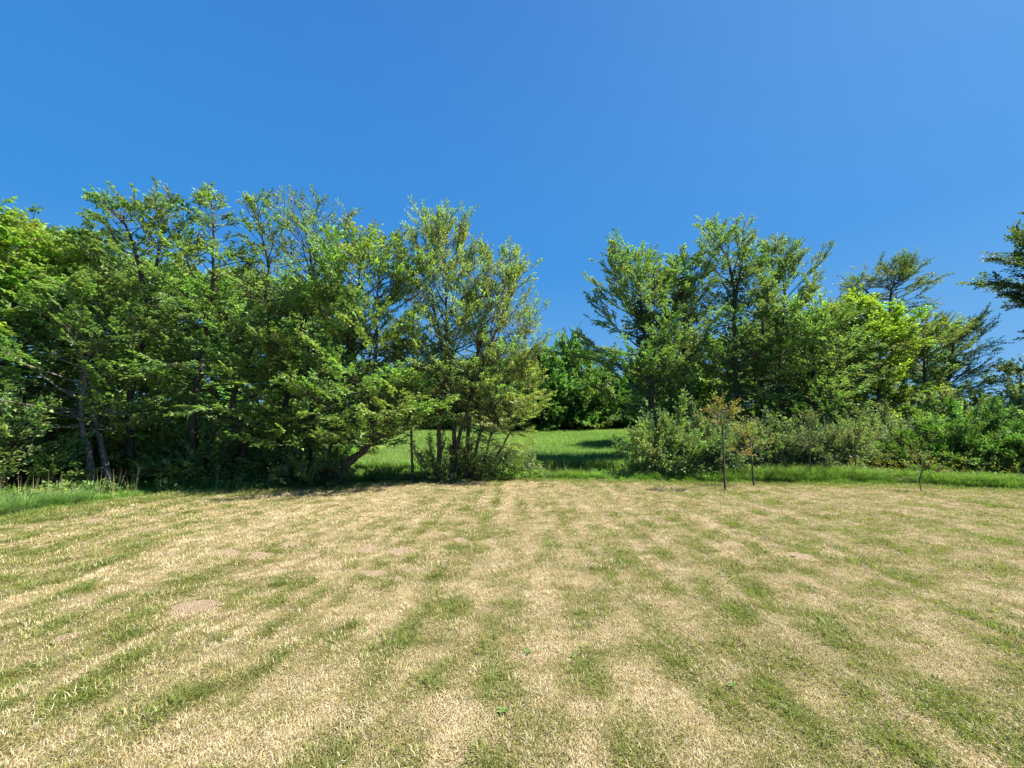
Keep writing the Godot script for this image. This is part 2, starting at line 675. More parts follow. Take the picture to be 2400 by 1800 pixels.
func build_ground() -> void:
	var xs := PackedFloat32Array()
	var zs := PackedFloat32Array()
	var x := -420.0
	while x < 420.0:
		xs.append(x)
		var a := absf(x)
		x += 0.16 if a < 18.2 else (0.5 if a < 30.0 else (3.0 if a < 80.0 else 40.0))
	var z := -600.0
	while z < 60.0:
		zs.append(z)
		z += 40.0 if z < -110.0 else (3.0 if z < -45.0 else (0.6 if z < -20.0 else (0.16 if z < 0.5 else 4.0)))
	var g := Geo.new()
	g.colored = true
	var w := xs.size()
	for zz in zs:
		for xx in xs:
			var p := on_ground(xx, zz)
			g.v.append(p)
			var e := 0.2
			g.n.append(Vector3(height(xx - e, zz) - height(xx + e, zz), 2.0 * e, height(xx, zz - e) - height(xx, zz + e)).normalized())
			var s := beyond(xx, zz)
			var col: Color
			if s < 0.0:
				col = Color(0.095, 0.105, 0.030).lerp(Color(0.37, 0.305, 0.195), dryness(xx, zz))
			else:
				var bank := smoothstep(0.9, 1.4, s) * (1.0 - smoothstep(3.5, 4.0, s)) * smoothstep(-1.0, 1.5, xx + bumps.get_noise_2d(xx * 90.0, zz * 90.0) * 2.0)
				col = Color(0.055, 0.095, 0.022).lerp(Color(0.085, 0.058, 0.036), bank)
			g.c.append(col)
	for j in zs.size() - 1:
		for i in w - 1:
			var a := j * w + i
			g.idx.append_array(PackedInt32Array([a, a + 1, a + w, a + 1, a + w + 1, a + w]))
	var m := StandardMaterial3D.new()
	m.resource_name = "thatch_and_soil"
	m.vertex_color_use_as_albedo = true
	m.albedo_texture = noise_texture(0.05, 77, Color(0.55, 0.52, 0.48), Color(1.0, 1.0, 1.0))
	m.uv1_triplanar = true
	m.uv1_world_triplanar = true
	m.uv1_scale = Vector3(0.9, 0.9, 0.9)
	m.roughness = 0.95
	m.metallic_specular = 0.15
	m.heightmap_enabled = true
	m.heightmap_texture = noise_texture(0.12, 78, Color.BLACK, Color.WHITE)
	m.heightmap_scale = 2.0
	var o := MeshInstance3D.new()
	o.name = "ground"
	o.mesh = g.mesh(m)
	o.set_meta("kind", "structure")
	o.set_meta("label", "ground under the mown lawn, ditch and rising meadow")
	o.set_meta("category", "ground")
	add_child(o)


func spec(over := {}) -> Dictionary:
	var s := {"bark": "grey_bark", "leaf": "alder", "limbs": 54, "start": 0.14, "reach": 2.5, "shape": [0.85, 1.0, 0.9, 0.72, 0.5, 0.2], "low": 0.0, "high": 0.85, "curl": 0.25, "twigs": 3.2, "flat": 0.6, "size": 1.0, "gap": 0.28, "full": 0.82, "wood": true, "color": Color(0.253, 0.377, 0.145), "bare": 0.34}
	s.merge(over, true)
	return s


func build_left_trees() -> void:
	var row := "alders along the stream"
	var yellow := Color(0.265, 0.400, 0.105)
	var deep := Color(0.135, 0.250, 0.080)
	tree("broadleaf_tree", "broad dense yellow-green tree at the end of the tree line beside the long grass", "", [[Vector3(-17.30, 0.45, -13.20), Vector3(-17.66, 3.34, -13.20), Vector3(-17.73, 6.24, -13.20), Vector3(-17.66, 7.15, -13.20), Vector3(-17.51, 7.55, -13.20)], [Vector3(-15.92, 0.70, -13.50), Vector3(-16.55, 3.38, -13.50), Vector3(-16.52, 5.44, -13.50), Vector3(-16.24, 6.54, -13.50)]], spec({"leaf": "maple", "limbs": 64, "reach": 2.7, "start": 0.2, "color": yellow, "flat": 0.6, "gap": 0.34, "full": 0.9, "shape": [0.8, 1.0, 1.0, 0.9, 0.7, 0.35]}), 0.173, 301)
	tree("broadleaf_tree", "dark green dense tree between the yellow-green tree and the leaning-top alder", "", [[Vector3(-20.12, 0.55, -18.50), Vector3(-20.62, 4.03, -18.50), Vector3(-21.21, 8.11, -18.50), Vector3(-21.50, 10.13, -18.50)]], spec({"leaf": "maple", "limbs": 60, "reach": 3.0, "start": 0.15, "color": deep, "full": 0.95, "shape": [0.9, 1.0, 1.0, 0.9, 0.75, 0.4]}), 0.158, 302)
	tree("alder_tree", "pale twin-stemmed alder beside the yellow-green tree, both stems leaning outward", row, [[Vector3(-13.02, 0.54, -12.90), Vector3(-13.29, 1.14, -12.90), Vector3(-13.67, 2.14, -12.90), Vector3(-13.72, 3.99, -12.90), Vector3(-13.66, 5.27, -12.90), Vector3(-13.57, 6.29, -12.90)], [Vector3(-12.89, 0.58, -13.30), Vector3(-13.26, 1.12, -13.30), Vector3(-13.65, 2.15, -13.30), Vector3(-14.02, 2.92, -13.30), Vector3(-14.68, 4.79, -13.30), Vector3(-15.02, 5.70, -13.30)]], spec({"bark": "pale_bark", "limbs": 40, "reach": 2.3, "start": 0.34, "color": Color(0.234, 0.354, 0.140)}), 0.108, 303)
	tree("alder_tree", "tall alder with a forked top, one tip leaning far out to the side", row, [[Vector3(-13.02, 0.44, -14.20), Vector3(-13.40, 2.61, -14.20), Vector3(-13.22, 5.01, -14.20), Vector3(-13.15, 6.85, -14.20), Vector3(-12.99, 9.06, -14.20), Vector3(-13.21, 10.16, -14.20)], [Vector3(-13.15, 6.12, -14.20), Vector3(-13.72, 7.90, -14.20), Vector3(-14.48, 9.57, -14.20), Vector3(-15.06, 9.99, -14.20)]], spec({"limbs": 50, "reach": 2.35, "start": 0.30, "color": Color(0.217, 0.327, 0.134), "full": 0.76, "thin": 0.6, "flat": 0.72, "bare": 0.42, "shape": [0.95, 1.05, 0.85, 0.62, 0.38, 0.12]}), 0.122, 304)
	tree("alder_tree", "slim spire-topped alder next to the fork-topped alder", row, [[Vector3(-10.86, 0.38, -14.00), Vector3(-10.98, 2.55, -14.00), Vector3(-10.92, 4.26, -14.00), Vector3(-10.79, 6.21, -14.00), Vector3(-10.81, 7.49, -14.00), Vector3(-10.97, 9.29, -14.00), Vector3(-11.14, 10.28, -14.00)]], spec({"limbs": 52, "reach": 2.2, "start": 0.2, "full": 0.76, "thin": 0.6, "flat": 0.72, "bare": 0.42, "shape": [1.0, 1.1, 0.9, 0.55, 0.28, 0.1]}), 0.115, 305)
	tree("alder_tree", "alder with a kinked trunk leaning over its neighbour and an open rounded top", row, [[Vector3(-9.57, 0.23, -14.40), Vector3(-9.42, 1.38, -14.40), Vector3(-9.96, 2.88, -14.40), Vector3(-9.41, 4.87, -14.40), Vector3(-9.04, 7.49, -14.40), Vector3(-9.45, 9.17, -14.40), Vector3(-9.63, 9.81, -14.40)]], spec({"limbs": 50, "reach": 2.35, "start": 0.2, "full": 0.76, "thin": 0.65, "flat": 0.72, "bare": 0.42, "shape": [0.95, 1.1, 0.85, 0.55, 0.45, 0.2]}), 0.122, 306)
	tree("alder_tree", "open-topped alder with bare-looking twigs against the sky behind the crooked tree", row, [[Vector3(-8.70, 0.25, -15.20), Vector3(-8.53, 2.79, -15.20), Vector3(-8.18, 5.25, -15.20), Vector3(-7.89, 7.29, -15.20), Vector3(-7.96, 8.87, -15.20), Vector3(-8.21, 9.63, -15.20)], [Vector3(-7.93, 6.95, -15.20), Vector3(-7.36, 8.52, -15.20), Vector3(-6.98, 8.92, -15.20)]], spec({"limbs": 52, "reach": 2.3, "start": 0.2, "leaf": "sparse", "full": 0.76, "thin": 0.45, "bare": 0.4, "shape": [0.9, 1.0, 0.85, 0.75, 0.8, 0.4], "color": Color(0.252, 0.354, 0.152)}), 0.115, 307)
	tree("crooked_alder_tree", "crooked alder whose lower trunk sweeps out low before rising, bright dense crown", "", [[Vector3(-6.03, 0.23, -13.80), Vector3(-5.47, 0.75, -13.80), Vector3(-4.88, 1.26, -13.80), Vector3(-4.62, 1.79, -13.80), Vector3(-4.73, 2.32, -13.80), Vector3(-4.72, 4.16, -13.80), Vector3(-4.75, 6.25, -13.80), Vector3(-4.69, 7.90, -13.80)], [Vector3(-6.50, 0.25, -14.20), Vector3(-6.42, 1.09, -14.20), Vector3(-6.07, 2.28, -14.20), Vector3(-5.98, 4.23, -14.20), Vector3(-5.61, 6.60, -14.20), Vector3(-5.63, 8.11, -14.20)], [Vector3(-7.12, 0.21, -14.60), Vector3(-7.21, 1.37, -14.60), Vector3(-7.23, 2.59, -14.60), Vector3(-7.49, 4.79, -14.60), Vector3(-7.10, 6.01, -14.60)]], spec({"limbs": 56, "reach": 2.75, "start": 0.26, "color": Color(0.273, 0.406, 0.134), "full": 0.8, "leaf": "alder", "shape": [0.8, 1.0, 1.0, 0.9, 0.7, 0.3]}), 0.137, 308)
	tree("multi_stemmed_tree", "airy many-stemmed tree with fine twigs standing alone at the end of the alder row", "", [[Vector3(-2.66, 0.20, -14.90), Vector3(-2.66, 2.30, -14.90), Vector3(-2.62, 4.62, -14.90), Vector3(-3.06, 7.03, -14.90), Vector3(-3.39, 8.76, -14.90)], [Vector3(-2.10, 0.28, -15.20), Vector3(-2.25, 3.11, -15.20), Vector3(-2.49, 5.25, -15.20), Vector3(-2.60, 7.64, -15.20), Vector3(-2.63, 9.01, -15.20)], [Vector3(-1.78, 0.26, -15.40), Vector3(-1.64, 2.00, -15.40), Vector3(-1.54, 3.53, -15.40), Vector3(-1.16, 5.54, -15.40), Vector3(-0.89, 7.02, -15.40), Vector3(-0.68, 8.22, -15.40)], [Vector3(-2.29, 0.27, -15.00), Vector3(-1.88, 1.83, -15.00), Vector3(-1.12, 4.22, -15.00), Vector3(-0.41, 6.20, -15.00), Vector3(-0.08, 7.17, -15.00)], [Vector3(-1.60, 0.25, -15.50), Vector3(-1.14, 2.00, -15.50), Vector3(-0.25, 4.14, -15.50), Vector3(0.50, 5.55, -15.50)]], spec({"leaf": "sparse", "limbs": 48, "reach": 2.25, "start": 0.3, "bare": 0.4, "color": Color(0.320, 0.420, 0.165), "thin": 0.3, "high": 1.1, "low": 0.25, "full": 0.8, "twigs": 4.2, "shape": [0.7, 0.9, 0.9, 0.85, 0.8, 0.4]}), 0.090, 309)
	tree("multi_stemmed_tree", "low spreading yellow-leaved tree at the foot of the airy many-stemmed tree", "", [[Vector3(-1.21, 0.28, -15.60), Vector3(-0.81, 1.68, -15.60), Vector3(-0.33, 3.15, -15.60), Vector3(-0.17, 4.49, -15.60)], [Vector3(-1.13, 0.28, -15.60), Vector3(-0.32, 1.36, -15.60), Vector3(0.41, 2.82, -15.60), Vector3(0.58, 3.99, -15.60)]], spec({"leaf": "sparse", "limbs": 30, "reach": 1.6, "start": 0.25, "color": Color(0.335, 0.410, 0.130), "full": 0.7, "twigs": 5.0, "gap": 0.22}), 0.050, 310)
	tree("young_alder_tree", "thin straight young tree between the crooked alder and the many-stemmed tree", "", [[Vector3(-3.49, 0.33, -14.60), Vector3(-3.60, 1.68, -14.60), Vector3(-3.69, 3.52, -14.60), Vector3(-3.79, 4.72, -14.60)]], spec({"limbs": 20, "reach": 1.5, "start": 0.42, "color": Color(0.286, 0.407, 0.161)}), 0.054, 311)
	# the darker row close behind
	var backs := "darker trees close behind the alders"
	var tops := [Vector3(-19.73, 9.57, -19.50), Vector3(-18.50, 10.43, -21.00), Vector3(-14.59, 8.93, -19.00), Vector3(-14.52, 10.14, -21.50), Vector3(-11.39, 9.09, -20.00), Vector3(-10.46, 9.59, -22.00)]
	var looks := []
	for i in 2:
		looks.append(backing("dense dark green tree standing close behind the alders", backs, tops[i], 320 + i))
	for i in range(2, tops.size()):
		var first: Node3D = looks[i % 2]
		again(first, tops[i], i * 1.9, (tops[i].y + 0.2) / tops[i % 2].y)


func backing(label: String, group: String, top: Vector3, seed_value: int) -> Node3D:
	return tree("backing_tree", label, group, [[Vector3(top.x, 0, top.z), Vector3(top.x + 0.2, top.y * 0.5, top.z), top - Vector3(0, 0.7, 0)]], spec({"leaf": "maple", "limbs": 60, "reach": 2.8, "start": 0.08, "color": Color(0.231, 0.368, 0.136), "shape": [1.0, 1.05, 1.0, 0.9, 0.75, 0.4], "full": 0.95, "gap": 0.36, "size": 1.15}), 0.16, seed_value)


func build_right_trees() -> void:
	var alder := Color(0.250, 0.365, 0.140)
	tree("ivy_clad_tree", "ivy-clad tree with long level limbs reaching over the meadow gap", "", [[Vector3(7.28, 0.20, -21.00), Vector3(7.25, 3.02, -21.00), Vector3(7.13, 5.77, -21.00), Vector3(6.96, 8.14, -21.00), Vector3(6.81, 9.54, -21.00), Vector3(6.88, 10.03, -21.00)], [Vector3(7.12, 5.50, -21.00), Vector3(8.17, 7.34, -21.00), Vector3(9.00, 9.23, -21.00), Vector3(9.18, 9.07, -21.00)]], spec({"limbs": 72, "reach": 3.12, "start": 0.2, "low": 0.15, "color": alder, "full": 0.95, "thin": 0.35, "ivy": 0.72, "ivy_bulk": 0.42, "shape": [1.0, 1.05, 0.9, 0.75, 0.6, 0.3], "lean": Vector3(-0.22, 0, 0), "bare": 0.42}), 0.187, 401)
	tree("ivy_clad_tree", "column-like ivy-clad tree, ivy thick almost to its narrow top", "", [[Vector3(9.19, 0.13, -22.00), Vector3(9.39, 4.49, -22.00), Vector3(9.60, 7.37, -22.00), Vector3(9.87, 10.12, -22.00), Vector3(9.69, 10.82, -22.00)]], spec({"limbs": 44, "reach": 2.52, "start": 0.3, "low": 0.22, "high": 0.85, "flat": 0.5, "color": alder, "full": 0.78, "ivy": 0.84, "ivy_bulk": 0.42, "ivy_count": 240, "bare": 0.42}), 0.187, 402)
	tree("ivy_clad_tree", "tall ivy-clad tree with open branches behind the two staked-out saplings".replace("staked-out ", "bronze "), "", [[Vector3(11.73, 0.06, -21.40), Vector3(11.79, 1.53, -21.40), Vector3(11.95, 4.42, -21.40), Vector3(12.04, 6.86, -21.40), Vector3(12.19, 10.40, -21.40), Vector3(11.65, 12.09, -21.40), Vector3(11.20, 11.69, -21.40)], [Vector3(12.12, 8.65, -21.40), Vector3(12.61, 10.60, -21.40), Vector3(12.77, 11.19, -21.40)]], spec({"limbs": 54, "reach": 2.88, "start": 0.3, "low": 0.15, "high": 0.85, "flat": 0.5, "color": Color(0.241, 0.349, 0.146), "full": 0.92, "thin": 0.4, "ivy": 0.66, "ivy_bulk": 0.36, "bare": 0.42}), 0.178, 403)
	tree("ivy_clad_tree", "slender ivy-clad tree wedged between two taller trunks", "", [[Vector3(14.04, 0.07, -23.00), Vector3(14.30, 3.89, -23.00), Vector3(14.54, 7.12, -23.00), Vector3(14.78, 10.50, -23.00), Vector3(14.58, 12.36, -23.00)]], spec({"limbs": 46, "reach": 2.76, "start": 0.3, "low": 0.15, "high": 0.85, "flat": 0.5, "color": Color(0.238, 0.345, 0.145), "full": 0.92, "thin": 0.4, "ivy": 0.5, "ivy_bulk": 0.25, "bare": 0.42}), 0.153, 404)
	tree("alder_tree", "tallest spire-topped alder of the ivy-clad group", "", [[Vector3(14.47, 0.13, -22.00), Vector3(14.64, 3.09, -22.00), Vector3(14.84, 5.92, -22.00), Vector3(15.33, 9.34, -22.00), Vector3(15.33, 12.14, -22.00)]], spec({"limbs": 58, "reach": 3.24, "start": 0.2, "low": 0.15, "high": 0.95, "color": Color(0.239, 0.354, 0.140), "full": 0.82, "shape": [1.0, 1.0, 0.9, 0.8, 0.6, 0.2], "lean": Vector3(0.12, 0, 0)}), 0.153, 405)
	tree("alder_tree", "dense mid-green tree with low branches in front of the ivy-clad group", "", [[Vector3(14.94, 0.25, -20.20), Vector3(15.14, 2.97, -20.20), Vector3(15.27, 5.79, -20.20), Vector3(15.25, 6.72, -20.20)]], spec({"limbs": 52, "reach": 3.12, "start": 0.08, "low": -0.02, "high": 0.75, "color": Color(0.262, 0.397, 0.151), "full": 0.92, "shape": [0.9, 1.0, 1.0, 0.9, 0.7, 0.4]}), 0.128, 406)
	tree("maple_tree", "bright lime-green maple beside the dense mid-green tree", "", [[Vector3(18.68, 0.38, -21.60), Vector3(18.96, 3.75, -21.60), Vector3(18.84, 6.79, -21.60), Vector3(18.57, 8.21, -21.60)], [Vector3(19.17, 0.36, -21.90), Vector3(19.91, 3.78, -21.90), Vector3(20.30, 6.62, -21.90), Vector3(20.17, 6.97, -21.90)]], spec({"leaf": "maple", "limbs": 50, "reach": 2.34, "start": 0.12, "color": Color(0.281, 0.402, 0.075), "full": 0.95, "shape": [0.9, 1.0, 0.95, 0.85, 0.65, 0.3]}), 0.128, 407)
	tree("airy_tree", "twin-topped airy tree showing over the lime-green maple", "", [[Vector3(26.03, 0.59, -28.00), Vector3(26.70, 6.79, -28.00), Vector3(27.20, 11.83, -28.00), Vector3(28.32, 12.95, -28.00)], [Vector3(26.98, 9.56, -28.00), Vector3(25.45, 12.09, -28.00), Vector3(24.50, 11.80, -28.00)]], spec({"leaf": "sparse", "limbs": 54, "reach": 2.5, "start": 0.5, "low": 0.0, "high": 0.75, "color": Color(0.156, 0.215, 0.095), "full": 0.6, "size": 1.35, "shape": [0.7, 0.9, 1.0, 0.8, 0.6, 0.3], "bare": 0.25, "twigs": 2.8}), 0.145, 408)
	tree("broadleaf_tree", "brownish-green medium tree between the lime-green maple and the wind-leaned tree", "", [[Vector3(22.65, 0.79, -22.60), Vector3(23.13, 3.85, -22.60), Vector3(23.38, 6.28, -22.60), Vector3(23.34, 6.92, -22.60)]], spec({"limbs": 52, "reach": 2.52, "start": 0.08, "color": Color(0.233, 0.306, 0.129), "full": 0.92, "shape": [0.9, 1.0, 0.95, 0.85, 0.7, 0.4]}), 0.119, 409)
	tree("wind_leaned_tree", "wind-leaned open tree with level branches at the edge of the wood", "", [[Vector3(24.43, 0.76, -23.40), Vector3(25.10, 3.68, -23.40), Vector3(26.00, 6.86, -23.40), Vector3(26.13, 7.08, -23.40)]], spec({"leaf": "sparse", "limbs": 60, "reach": 2.2, "start": 0.25, "low": 0.0, "high": 0.75, "color": Color(0.246, 0.345, 0.153), "full": 0.9, "lean": Vector3(0.2, 0, 0), "shape": [1.0, 1.0, 0.9, 0.75, 0.5, 0.25], "bare": 0.25, "twigs": 3.6}), 0.119, 410)
	tree("oak_tree", "dark oak at the edge of view, only its outer branches reaching in over the brambles", "", [[Vector3(34.9, 0, -22.0), Vector3(34.7, 5.0, -22.0), Vector3(34.5, 9.0, -22.1), Vector3(34.8, 12.0, -22.0)]], spec({"size": 1.4, "leaf": "oak", "limbs": 56, "reach": 5.30, "start": 0.54, "low": 0.15, "high": 0.9, "color": Color(0.120, 0.174, 0.078), "full": 0.95, "flat": 0.3, "shape": [0.55, 0.9, 1.0, 0.9, 0.75, 0.5], "curl": 0.1, "bare": 0.35}), 0.272, 411)
	# filling woodland close behind the right-hand group
	var tops := [Vector3(11.21, 7.93, -29.00), Vector3(13.83, 7.71, -28.00), Vector3(17.48, 8.56, -29.00), Vector3(19.65, 8.94, -28.00), Vector3(23.45, 8.88, -29.00), Vector3(29.95, 8.36, -31.00)]
	var looks := []
	for i in 2:
		looks.append(backing("dense green tree filling in behind the ivy-clad trunks", "trees close behind the ivy-clad group", tops[i], 430 + i))
	for i in range(2, tops.size()):
		again(looks[i % 2], tops[i], i * 2.3, (tops[i].y + 0.2) / tops[i % 2].y)


func build_far_trees() -> void:
	var tops := [Vector3(-21.41, 7.22, -42.00), Vector3(-17.31, 7.96, -44.00), Vector3(-12.33, 7.35, -43.00), Vector3(-8.83, 9.24, -46.00), Vector3(-4.22, 8.90, -44.00), Vector3(-0.49, 9.24, -46.00), Vector3(2.59, 9.62, -44.00), Vector3(5.79, 10.93, -47.00), Vector3(8.37, 8.10, -45.00), Vector3(12.21, 7.75, -46.00), Vector3(15.51, 8.79, -47.00), Vector3(18.93, 9.46, -48.00)]
	var looks := []
	for i in tops.size():
		var top: Vector3 = tops[i]
		if i < 3:
			looks.append(tree("hedgerow_tree", "rounded green tree in the far hedgerow across the meadow", "trees in the far hedgerow", [[Vector3(top.x, 2.0, top.z), Vector3(top.x + 0.3, top.y * 0.5, top.z), top - Vector3(0, 1.0, 0)]], spec({"leaf": "far", "limbs": 70, "reach": 3.6, "start": 0.03, "low": -0.05, "color": [Color(0.165, 0.285, 0.095), Color(0.140, 0.255, 0.080), Color(0.180, 0.290, 0.095)][i], "shape": [0.95, 1.0, 1.0, 0.9, 0.7, 0.4], "full": 0.95, "gap": 0.55, "twigs": 1.8, "flat": 0.45}), 0.26, 450 + i))
		else:
			again(looks[(i * 2 + 1) % 3], top, i * 1.7, (top.y - 2.0) / (tops[(i * 2 + 1) % 3].y - 2.0))
	tree("distant_tree", "small dark round tree on the skyline past the brambles", "", [[Vector3(42.60, 2.13, -34.00), Vector3(42.79, 4.63, -34.00), Vector3(43.30, 7.10, -34.00)]], spec({"leaf": "far", "limbs": 26, "reach": 2.2, "start": 0.42, "color": Color(0.107, 0.152, 0.079), "shape": [0.8, 1.0, 1.0, 0.8, 0.5], "full": 0.75, "gap": 0.5, "size": 0.8, "twigs": 2.0}), 0.2, 470)


func build_shrubs() -> void:
	var grey := Color(0.185, 0.265, 0.140)
	bush("hawthorn_bush", "large pale green bush overhanging the ditch under the level-limbed ivy tree", "", Vector3(6.41, 0.38, -17.00), Vector3(1.45, 2.7, 1.0), spec({"leaf": "fine", "limbs": 100, "color": Color(0.241, 0.346, 0.127), "bark": "twig_bark", "twigs": 5.5, "gap": 0.22, "flat": 0.35, "curl": 0.1}), 501)
	bush("willow_shrub", "grey-green rounded shrub behind the taller sapling", "", Vector3(8.30, 0.39, -16.90), Vector3(1.6, 2.0, 0.9), spec({"leaf": "fine", "limbs": 100, "color": grey, "bark": "twig_bark", "twigs": 5.5, "gap": 0.22, "flat": 0.3}), 502)
	bush("willow_shrub", "low blue-grey shrub spilling into the long grass below the pale green bush", "", Vector3(7.32, 0.25, -16.50), Vector3(1.3, 0.85, 0.6), spec({"leaf": "fine", "limbs": 100, "color": Color(0.192, 0.275, 0.150), "bark": "twig_bark", "twigs": 5.0, "gap": 0.22, "flat": 0.3}), 503)
	bush("willow_shrub", "grey-green shrub between the smaller bronze sapling and the thin stick-like sapling", "", Vector3(11.08, 0.47, -17.00), Vector3(1.7, 1.9, 0.9), spec({"leaf": "fine", "limbs": 100, "color": grey, "bark": "twig_bark", "twigs": 5.5, "gap": 0.22, "flat": 0.3}), 504)
	bush("willow_shrub", "dull yellowish shrub behind the tall arching grass", "", Vector3(13.12, 0.56, -16.90), Vector3(1.7, 1.75, 0.9), spec({"leaf": "fine", "limbs": 100, "color": Color(0.233, 0.296, 0.150), "bark": "twig_bark", "twigs": 5.5, "gap": 0.22, "flat": 0.3}), 505)
	bush("willow_shrub", "silvery shrub in front of the lime-green maple", "", Vector3(16.14, 0.67, -18.10), Vector3(1.9, 2.2, 1.0), spec({"leaf": "fine", "limbs": 100, "color": Color(0.243, 0.327, 0.179), "bark": "twig_bark", "twigs": 5.5, "gap": 0.22, "flat": 0.3}), 506)
	var br := spec({"leaf": "bramble", "limbs": 110, "color": Color(0.125, 0.225, 0.070), "bark": "twig_bark", "twigs": 4.5, "gap": 0.24, "flat": 0.6, "curl": -0.55, "category": "bramble"})
	bush("bramble_bush", "dark bramble thicket sloping up from the tall grass, beside the silvery shrub", "", Vector3(16.15, 0.36, -16.20), Vector3(1.9, 1.6, 1.2), br, 507)
	bush("bramble_bush", "tallest dark bramble mound behind the yellow buttercups", "", Vector3(18.24, 0.36, -16.20), Vector3(2.4, 2.5, 1.4), br, 508)
	bush("bramble_bush", "dark bramble mound under the oak branches", "", Vector3(18.99, 0.36, -15.20), Vector3(1.9, 2.0, 1.5), br, 509)
	var pale := spec({"leaf": "alder", "limbs": 50, "color": Color(0.254, 0.354, 0.155), "bark": "twig_bark", "twigs": 3.2, "gap": 0.36, "size": 1.25, "flat": 0.4})
	bush("thicket_bush", "pale green thicket below the wind-leaned tree", "", Vector3(21.11, 1.08, -20.00), Vector3(2.2, 3.0, 1.6), pale, 510)
	bush("thicket_bush", "pale olive thicket rising behind the tallest bramble mound", "", Vector3(23.09, 1.08, -20.00), Vector3(2.4, 2.9, 1.6), spec({"leaf": "alder", "limbs": 50, "color": Color(0.262, 0.336, 0.152), "bark": "twig_bark", "twigs": 3.2, "gap": 0.36, "size": 1.25, "flat": 0.4}), 511)
	bush("thicket_bush", "pale green thicket in front of the small skyline tree", "", Vector3(24.11, 1.11, -19.00), Vector3(2.4, 2.8, 1.6), pale, 512)
	# understorey of the left row
	bush("undergrowth_bush", "yellow-brown bush in the shade below the yellow-green tree", "", Vector3(-15.55, 0.69, -13.60), Vector3(2.0, 2.0, 1.2), spec({"leaf": "alder", "limbs": 44, "color": Color(0.317, 0.313, 0.126), "bark": "twig_bark", "gap": 0.3, "flat": 0.5}), 520)
	bush("undergrowth_bush", "green bush reaching down to the long grass beside the yellow-brown bush", "", Vector3(-14.77, 0.81, -11.80), Vector3(1.5, 2.6, 1.2), spec({"leaf": "alder", "limbs": 44, "color": Color(0.213, 0.327, 0.133), "bark": "twig_bark", "gap": 0.3, "flat": 0.5}), 521)
	bush("undergrowth_bush", "leafy bush below the spire-topped alder", "", Vector3(-10.63, 0.44, -14.20), Vector3(1.5, 2.0, 1.1), spec({"leaf": "alder", "limbs": 42, "color": Color(0.220, 0.313, 0.123), "bark": "twig_bark", "gap": 0.3, "flat": 0.5}), 522)
	bush("undergrowth_bush", "low bush in the shade below the pale twin-stemmed alder", "", Vector3(-13.29, 0.39, -14.80), Vector3(1.5, 0.9, 0.9), spec({"leaf": "alder", "limbs": 36, "color": Color(0.201, 0.298, 0.107), "bark": "twig_bark", "gap": 0.3, "flat": 0.5}), 523)
	bush("undergrowth_bush", "shaded green bush between the kinked alder and the crooked alder", "", Vector3(-8.55, 0.36, -15.20), Vector3(1.7, 1.7, 1.1), spec({"leaf": "alder", "limbs": 40, "color": Color(0.210, 0.313, 0.115), "bark": "twig_bark", "gap": 0.3, "flat": 0.5}), 524)
	bush("undergrowth_bush", "low leafy bush at the base of the crooked alder", "", Vector3(-6.59, 0.35, -13.60), Vector3(0.9, 0.85, 0.6), spec({"leaf": "bramble", "limbs": 30, "color": Color(0.191, 0.284, 0.126), "bark": "twig_bark", "gap": 0.26, "flat": 0.4}), 525)
	bush("undergrowth_bush", "twiggy bush among the stems of the many-stemmed tree", "", Vector3(-2.21, 0.27, -15.30), Vector3(1.3, 1.2, 0.7), spec({"leaf": "sparse", "limbs": 34, "color": Color(0.234, 0.327, 0.143), "bark": "twig_bark", "gap": 0.28, "flat": 0.3}), 526)
	bush("nettle_patch", "nettles and brambles spilling over the ditch beside the many-stemmed tree", "", Vector3(-0.58, 0.24, -16.00), Vector3(1.7, 0.85, 0.7), spec({"leaf": "nettle", "limbs": 46, "color": Color(0.230, 0.327, 0.142), "bark": "twig_bark", "gap": 0.25, "flat": 0.2, "category": "nettles"}), 527)
	var hb := spec({"leaf": "maple", "limbs": 46, "color": Color(0.240, 0.370, 0.140), "bark": "twig_bark", "gap": 0.36, "flat": 0.5})
	var left_spots := [Vector3(-17.5, 0, -15.6), Vector3(-15.5, 0, -17.5), Vector3(-13.0, 0, -18.0), Vector3(-10.5, 0, -17.6), Vector3(-8.6, 0, -18.2)]
	var proto := bush("hedge_bush", "shaded hedge bush filling the gaps behind the alder trunks", "hedge bushes behind the alders", left_spots[0], Vector3(1.9, 2.6, 1.1), hb, 530)
	for i in range(1, left_spots.size()):
		again(proto, left_spots[i], i * 1.3, rnd(0.9, 1.12))
	var right_spots := [Vector3(9.6, 0, -24.5), Vector3(12.0, 0, -25.0), Vector3(14.5, 0, -24.6), Vector3(17.5, 0, -25.4), Vector3(20.5, 0, -25.0), Vector3(24.0, 0, -27.0)]
	proto = bush("hedge_bush", "shaded hedge bush filling the gaps behind the ivy-clad trunks", "hedge bushes behind the ivy-clad trees", right_spots[0], Vector3(2.0, 2.8, 1.1), hb, 540)
	for i in range(1, right_spots.size()):
		again(proto, right_spots[i], i * 1.3, rnd(0.9, 1.15))


